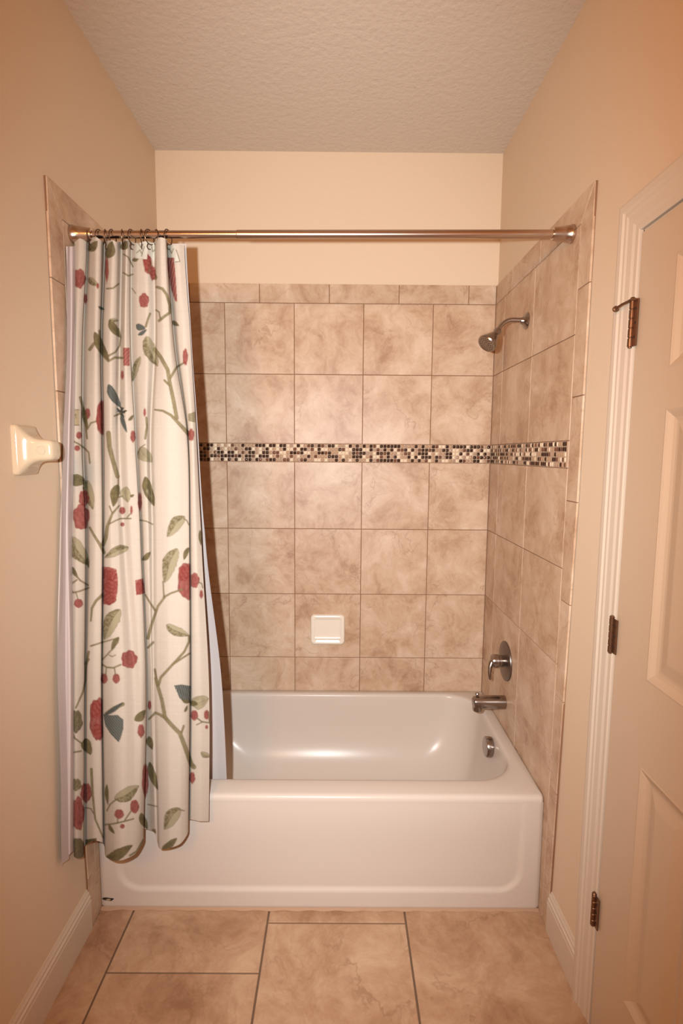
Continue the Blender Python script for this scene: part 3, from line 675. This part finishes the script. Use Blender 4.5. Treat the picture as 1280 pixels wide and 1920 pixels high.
# lower
bloom(142, 1352, 26, 44, pal=(OL_D, OL_M*0.8, OL_L*0.6)); stem([(132, 1366), (140, 1384), (152, 1393)], 3); stem([(134, 1411), (152, 1408)], 3)
bloom(184, 1347, 34, 80, clip=(None, 192.5), seed=1); bloom(180, 1330, 24, 36, clip=(None, 192.5), seed=3); bloom(183, 1372, 24, 32, clip=(None, 193), seed=5)
stem([(199, 1338), (213, 1328), (230, 1320)], 7, 7); leaf(196, 1340, 232, 1317, 9, 2); poly([(193, 1338), (207, 1341), (220, 1340), (231, 1349), (231, 1366), (226, 1384), (222, 1392), (207, 1376), (197, 1360)], (BL_M, BL_L), (1.3, -1.1))
leaf(160, 1384, 168, 1416, 20, 1)
leaf(279, 1380, 284, 1406, 13, 1); leaf(280, 1428, 294, 1482, 15, 1); bloom(272, 1463, 13, 68); leaf(376, 1410, 395, 1420, 12, 0); bloom(360, 1458, 12, 24); stem([(352, 1420), (362, 1438)], 6, 3)
bloom(142, 1471, 22, 24, pal=(OL_D, OL_M, OL_L)); bloom(161, 1486, 22, 38); bloom(146, 1525, 25, 66, seed=2); stem([(160, 1514), (170, 1516), (178, 1530)], 2)
stem([(171, 1442), (173, 1484), (178, 1535), (193, 1570)], 5, 3); leaf(200, 1470, 201, 1510, 8, 1)
leaf(214, 1498, 262, 1475, 26, 0); stem([(216, 1500), (206, 1508), (200, 1520)], 2.6); berry(223, 1526, 19); berry(252, 1512, 18, 27, s=1); berry(229, 1549, 10); stem([(197, 1546), (208, 1545), (219, 1543), (232, 1540), (250, 1535)], 2.8); stem([(232, 1540), (245, 1521)], 2.4); stem([(220, 1543), (220, 1534)], 2.4); leaf(204, 1546, 214, 1564, 8, 1); stem([(277, 1508), (294, 1512)], 2)
leaf(338, 1515, 305, 1554, 26, 0); stem([(337, 1518), (345, 1520)], 2); leaf(303, 1592, 333, 1572, 14, 1); leaf(196, 1612, 250, 1586, 21, 1); stem([(243, 1604), (256, 1596), (268, 1575)], 3.5)
bloom(145, 1592, 30, 44, pal=(OL_D, OL_M*0.9, OL_L*0.5), rough=0.05); poly([(160, 1574), (181, 1571), (181, 1584), (160, 1588)], (OL_D*1.6, OL_M)); bloom(288, 1559, 10, 12, pal=(OL_D, OL_M, OL_L)); leaf(264, 1524, 275, 1556, 14, 1)
# header facing fabric, white with green sprigs
for P in ([(255, 450), (279, 452), (275, 486), (253, 484)], [(279, 455), (292, 453), (292, 478), (288, 491), (281, 480)], [(313, 459), (329, 460), (326, 483), (313, 483)], [(330, 466), (338, 491), (326, 492)]):
    poly(P, (np.array([.50, .49, .43]), np.array([.46, .46, .39])))
for P in ([(259, 456), (264, 464), (268, 458)], [(256, 474), (262, 468), (266, 476)], [(270, 462), (265, 480)], [(284, 460), (286, 472), (290, 468)], [(317, 465), (321, 475), (325, 466)], [(330, 468), (337, 490), (328, 491)]): stem(P, 1.4)
cvs = cv.reshape(CH, SS, CW, SS, 3).mean(axis=(1, 3))

# ------------------------------------------------------------------ curtain cloth
HY = np.array([455, 640, 820, 1000, 1300, 1590.])
CC = [
 ([134, 134, 133, 132, 131, 133], [0, 0, 0], 1600, 450), ([148, 143, 141, 143, 142, 143], [.015, .015, .02], 1609, 446),
 ([162, 153, 152, 159, 157, 156], [0, 0, 0], 1606, 449), ([164, 156, 155, 161, 159, 158], [-.03, -.03, -.035], 1588, 452),
 ([170, 166, 163, 168, 164, 164], [0, 0, -.01], 1582, 447), ([179, 178, 178, 180, 176, 176], [.018, .018, .005], 1576, 444),
 ([190, 187, 189, 191, 189, 192], [.005, .01, 0], 1580, 451), ([196, 190, 193, 193, 191, 196], [-.03, -.03, -.03], 1590, 454),
 ([200, 194, 196, 196, 194, 198], [0, 0, .01], 1606, 452), ([210, 206, 207, 208, 212, 214], [.02, .02, .045], 1614, 450),
 ([220, 217, 216, 221, 232, 232], [.01, .01, .055], 1612, 454), ([228, 225, 224, 232, 250, 252], [-.02, -.01, .04], 1602, 452),
 ([236, 234, 238, 246, 264, 264], [.012, .01, .02], 1586, 449), ([243, 243, 252, 262, 273, 269], [0, 0, 0], 1574, 451),
 ([246, 246, 254, 264, 275, 268], [-.02, -.025, -.05], 1556, 453), ([258, 258, 262, 269, 278, 280], [0, 0, -.04], 1556, 456),
 ([274, 276, 274, 278, 284, 290], [.01, .01, -.015], 1562, 452), ([288, 290, 282, 286, 288, 295], [-.012, -.01, -.005], 1580, 455),
 ([293, 295, 290, 294, 296, 300], [.01, .005, .015], 1592, 447), ([301, 306, 312, 316, 316, 318], [.025, .02, .035], 1590, 445),
 ([309, 318, 334, 338, 340, 338], [.02, .015, .03], 1582, 447), ([313, 325, 350, 354, 355, 352], [0, 0, .01], 1562, 452),
 ([313, 327, 352, 355, 356, 353], [-.035, -.03, -.03], 1540, 458), ([322, 334, 354, 358, 360, 358], [-.005, 0, -.005], 1537, 459),
 ([333, 345, 361, 367, 376, 374], [.005, .008, .005], 1540, 458), ([345, 357, 368, 377, 392, 391], [-.01, -.005, -.01], 1540, 460)]
def cr(A, t):
    """Catmull-Rom along axis 0 at fractional positions t"""
    n = len(A); i = np.clip(t.astype(int), 0, n-2); f = (t-i)
    a = A[np.clip(i-1, 0, n-1)]; b = A[i]; c = A[i+1]; d = A[np.clip(i+2, 0, n-1)]
    if A.ndim > 1: f = f[:, None]
    k = 0.42
    m1 = k*(c-a); m2 = k*(d-b)
    return (2*f**3-3*f**2+1)*b+(f**3-2*f**2+f)*m1+(-2*f**3+3*f**2)*c+(f**3-f**2)*m2
def cloth(NU, NV, base, CC, side0, side1, name, mat, parent=None, paint=True, clampfront=True, wr=0.0012, seed=3):
    X = np.array([c[0] for c in CC], float); D = np.array([c[1] for c in CC], float); H = np.array([c[2] for c in CC], float); T = np.array([c[3] for c in CC], float)
    n = len(CC); tu = np.linspace(0, n-1-1e-6, NU)
    Xc = cr(X, tu); Dc = cr(D, tu); Hc = cr(H, tu); Tc = cr(T, tu)
    v = np.linspace(0, 1, NV); PY = Tc[:, None]+(Hc-Tc)[:, None]*v[None]
    hv = np.interp(PY, HY, np.arange(6.)); flat = hv.ravel()
    PX = np.zeros_like(PY); DD = np.zeros_like(PY); B0 = np.zeros_like(PY)
    s0 = np.array(side0); s1 = np.array(side1)
    for i in range(NU):
        PX[i] = cr(Xc[i], hv[i]); DD[i] = np.interp(PY[i], [455, 950, 1590], Dc[i]); q = tu[i]/(n-1)
        B0[i] = cr(s0*(1-q)+s1*q, hv[i])
    r = np.random.default_rng(seed)
    for k in range(7):
        a, b, c = r.uniform(0.5, 3), r.uniform(2, 9), r.uniform(0, 6.28)
        DD += wr*np.sin(a*tu[:, None]+b*v[None]*2+c)*0.6
    Y = B0-DD
    dx = (PX-640)/F_PX; dy = (PY-960)/F_PX
    dv = fw[None, None]+RT[None, None]*dx[..., None]-UP[None, None]*dy[..., None]
    t = (Y-CAM[1])/dv[..., 1]; P = CAM+dv*t[..., None]
    if clampfront:
        z = P[..., 2]; lim = np.where(z < 0.46, -0.8135, -0.8135+(z-0.46)*0.6)
        P[..., 1] = np.minimum(P[..., 1], lim)
    P[..., 0] = np.maximum(P[..., 0], 0.012+0.004*np.sin(v*9)[None])
    org = np.array([P[..., 0].mean(), P[..., 1].mean(), P[..., 2].max()])
    me = bpy.data.meshes.new(name); nv = NU*NV
    me.vertices.add(nv); me.vertices.foreach_set('co', (P-org).astype(np.float32).ravel())
    i, j = np.meshgrid(np.arange(NU-1), np.arange(NV-1), indexing='ij'); a = (i*NV+j).ravel()
    q = np.stack([a, a+1, a+NV+1, a+NV], 1).astype(np.int32)
    nf = len(q); me.loops.add(nf*4); me.loops.foreach_set('vertex_index', q.ravel())
    me.polygons.add(nf); me.polygons.foreach_set('loop_start', np.arange(nf, dtype=np.int32)*4)
    me.polygons.foreach_set('loop_total', np.full(nf, 4, np.int32)); me.polygons.foreach_set('use_smooth', np.ones(nf, bool))
    me.update(calc_edges=True); me.validate()
    if paint:
        fx = np.clip(PX-CX0-0.5, 0, CW-1.001); fy = np.clip(PY-CY0-0.5, 0, CH-1.001); ix = fx.astype(int); iy = fy.astype(int); gx_ = (fx-ix)[..., None]; gy_ = (fy-iy)[..., None]
        c = cvs[iy, ix]*(1-gx_)*(1-gy_)+cvs[iy, ix+1]*gx_*(1-gy_)+cvs[iy+1, ix]*(1-gx_)*gy_+cvs[iy+1, ix+1]*gx_*gy_
        at_ = me.color_attributes.new('print', 'FLOAT_COLOR', 'POINT')
        at_.data.foreach_set('color', np.concatenate([c, np.ones(c.shape[:2]+(1,))], -1).astype(np.float32).ravel())
    me.materials.append(mat)
    o = link(name, me, parent); o.location = org
    return o
mc, nt, b = nmat('printed_linen'); L = nt.links.new
ca = N(nt, 'ShaderNodeAttribute'); ca.attribute_name = 'print'; L(ca.outputs['Color'], b.inputs['Base Color']); b.inputs['Roughness'].default_value = 0.9; b.inputs['Specular IOR Level'].default_value = 0.15
tcn = N(nt, 'ShaderNodeTexCoord'); mpn = N(nt, 'ShaderNodeMapping'); mpn.inputs['Scale'].default_value = (1, 1, 0.12); nn = N(nt, 'ShaderNodeTexNoise'); nn.inputs['Scale'].default_value = 420; bp = N(nt, 'ShaderNodeBump'); bp.inputs['Strength'].default_value = 0.25; bp.inputs['Distance'].default_value = 0.001
L(tcn.outputs['Object'], mpn.inputs['Vector']); L(mpn.outputs['Vector'], nn.inputs['Vector']); L(nn.outputs['Fac'], bp.inputs['Height']); L(bp.outputs['Normal'], b.inputs['Normal'])
cur = cloth(340, 1150, None, CC, [-.79, -.80, -.83, -.87, -.925, -.955], [-.79, -.79, -.80, -.81, -.83, -.845], 'shower_curtain', mc)
tag(cur, 'cream linen shower curtain printed with red roses, green leaves and birds, drawn to the left', 'shower curtain')

# liner hanging inside the tub, seen as a white edge to the right of the curtain
LC = []
for q in np.linspace(0, 1, 15):
    x = [150+(349-150)*q, 150+(359-150)*q, 150+(371.5-150)*q, 152+(384-152)*q, 180+(417-180)*q, 190+(428-190)*q]
    w_ = 0.010*math.sin(q*31); LC.append((x, [w_*0.5, w_, w_*0.6], 1585, 457))
LC[-1] = (LC[-1][0], [0, 0, 0], 1585, 457)
lin = cloth(160, 220, None, LC, [-.69, -.68, -.67, -.66, -.64, -.62], [-.757, -.757, -.750, -.74, -.69, -.66], 'shower_liner', M['liner'], paint=False, clampfront=False, wr=0.0012, seed=5)
tag(lin, 'white vinyl liner hanging inside the tub at the right edge of the printed curtain', 'shower liner', 'shower liners')
LC = []
xsL = [[122, 117, 111, 107, 98, 104], [127, 122, 117, 114, 108, 111], [131, 129, 124, 121, 122, 121], [136, 135, 131, 128, 133, 132], [146, 142, 140, 139, 143, 145], [152, 148, 148, 148, 150, 152]]
dL = [[.0, .0, .0], [.004, .012, .012], [-.004, -.004, -.01], [.0, .004, .0], [-.03, -.03, -.05], [-.035, -.05, -.08]]
for x, d in zip(xsL, dL): LC.append((x, d, 1626-(x[-1]-104)*0.9, 462))
lin2 = cloth(70, 260, None, LC, [-.835, -.865, -.905, -.94, -1.00, -1.03], [-.80, -.82, -.85, -.88, -.93, -.96], 'shower_liner', M['liner'], paint=False, clampfront=False, wr=0.0015, seed=8)
tag(lin2, 'white vinyl liner hanging outside the tub against the left wall', 'shower liner', 'shower liners')
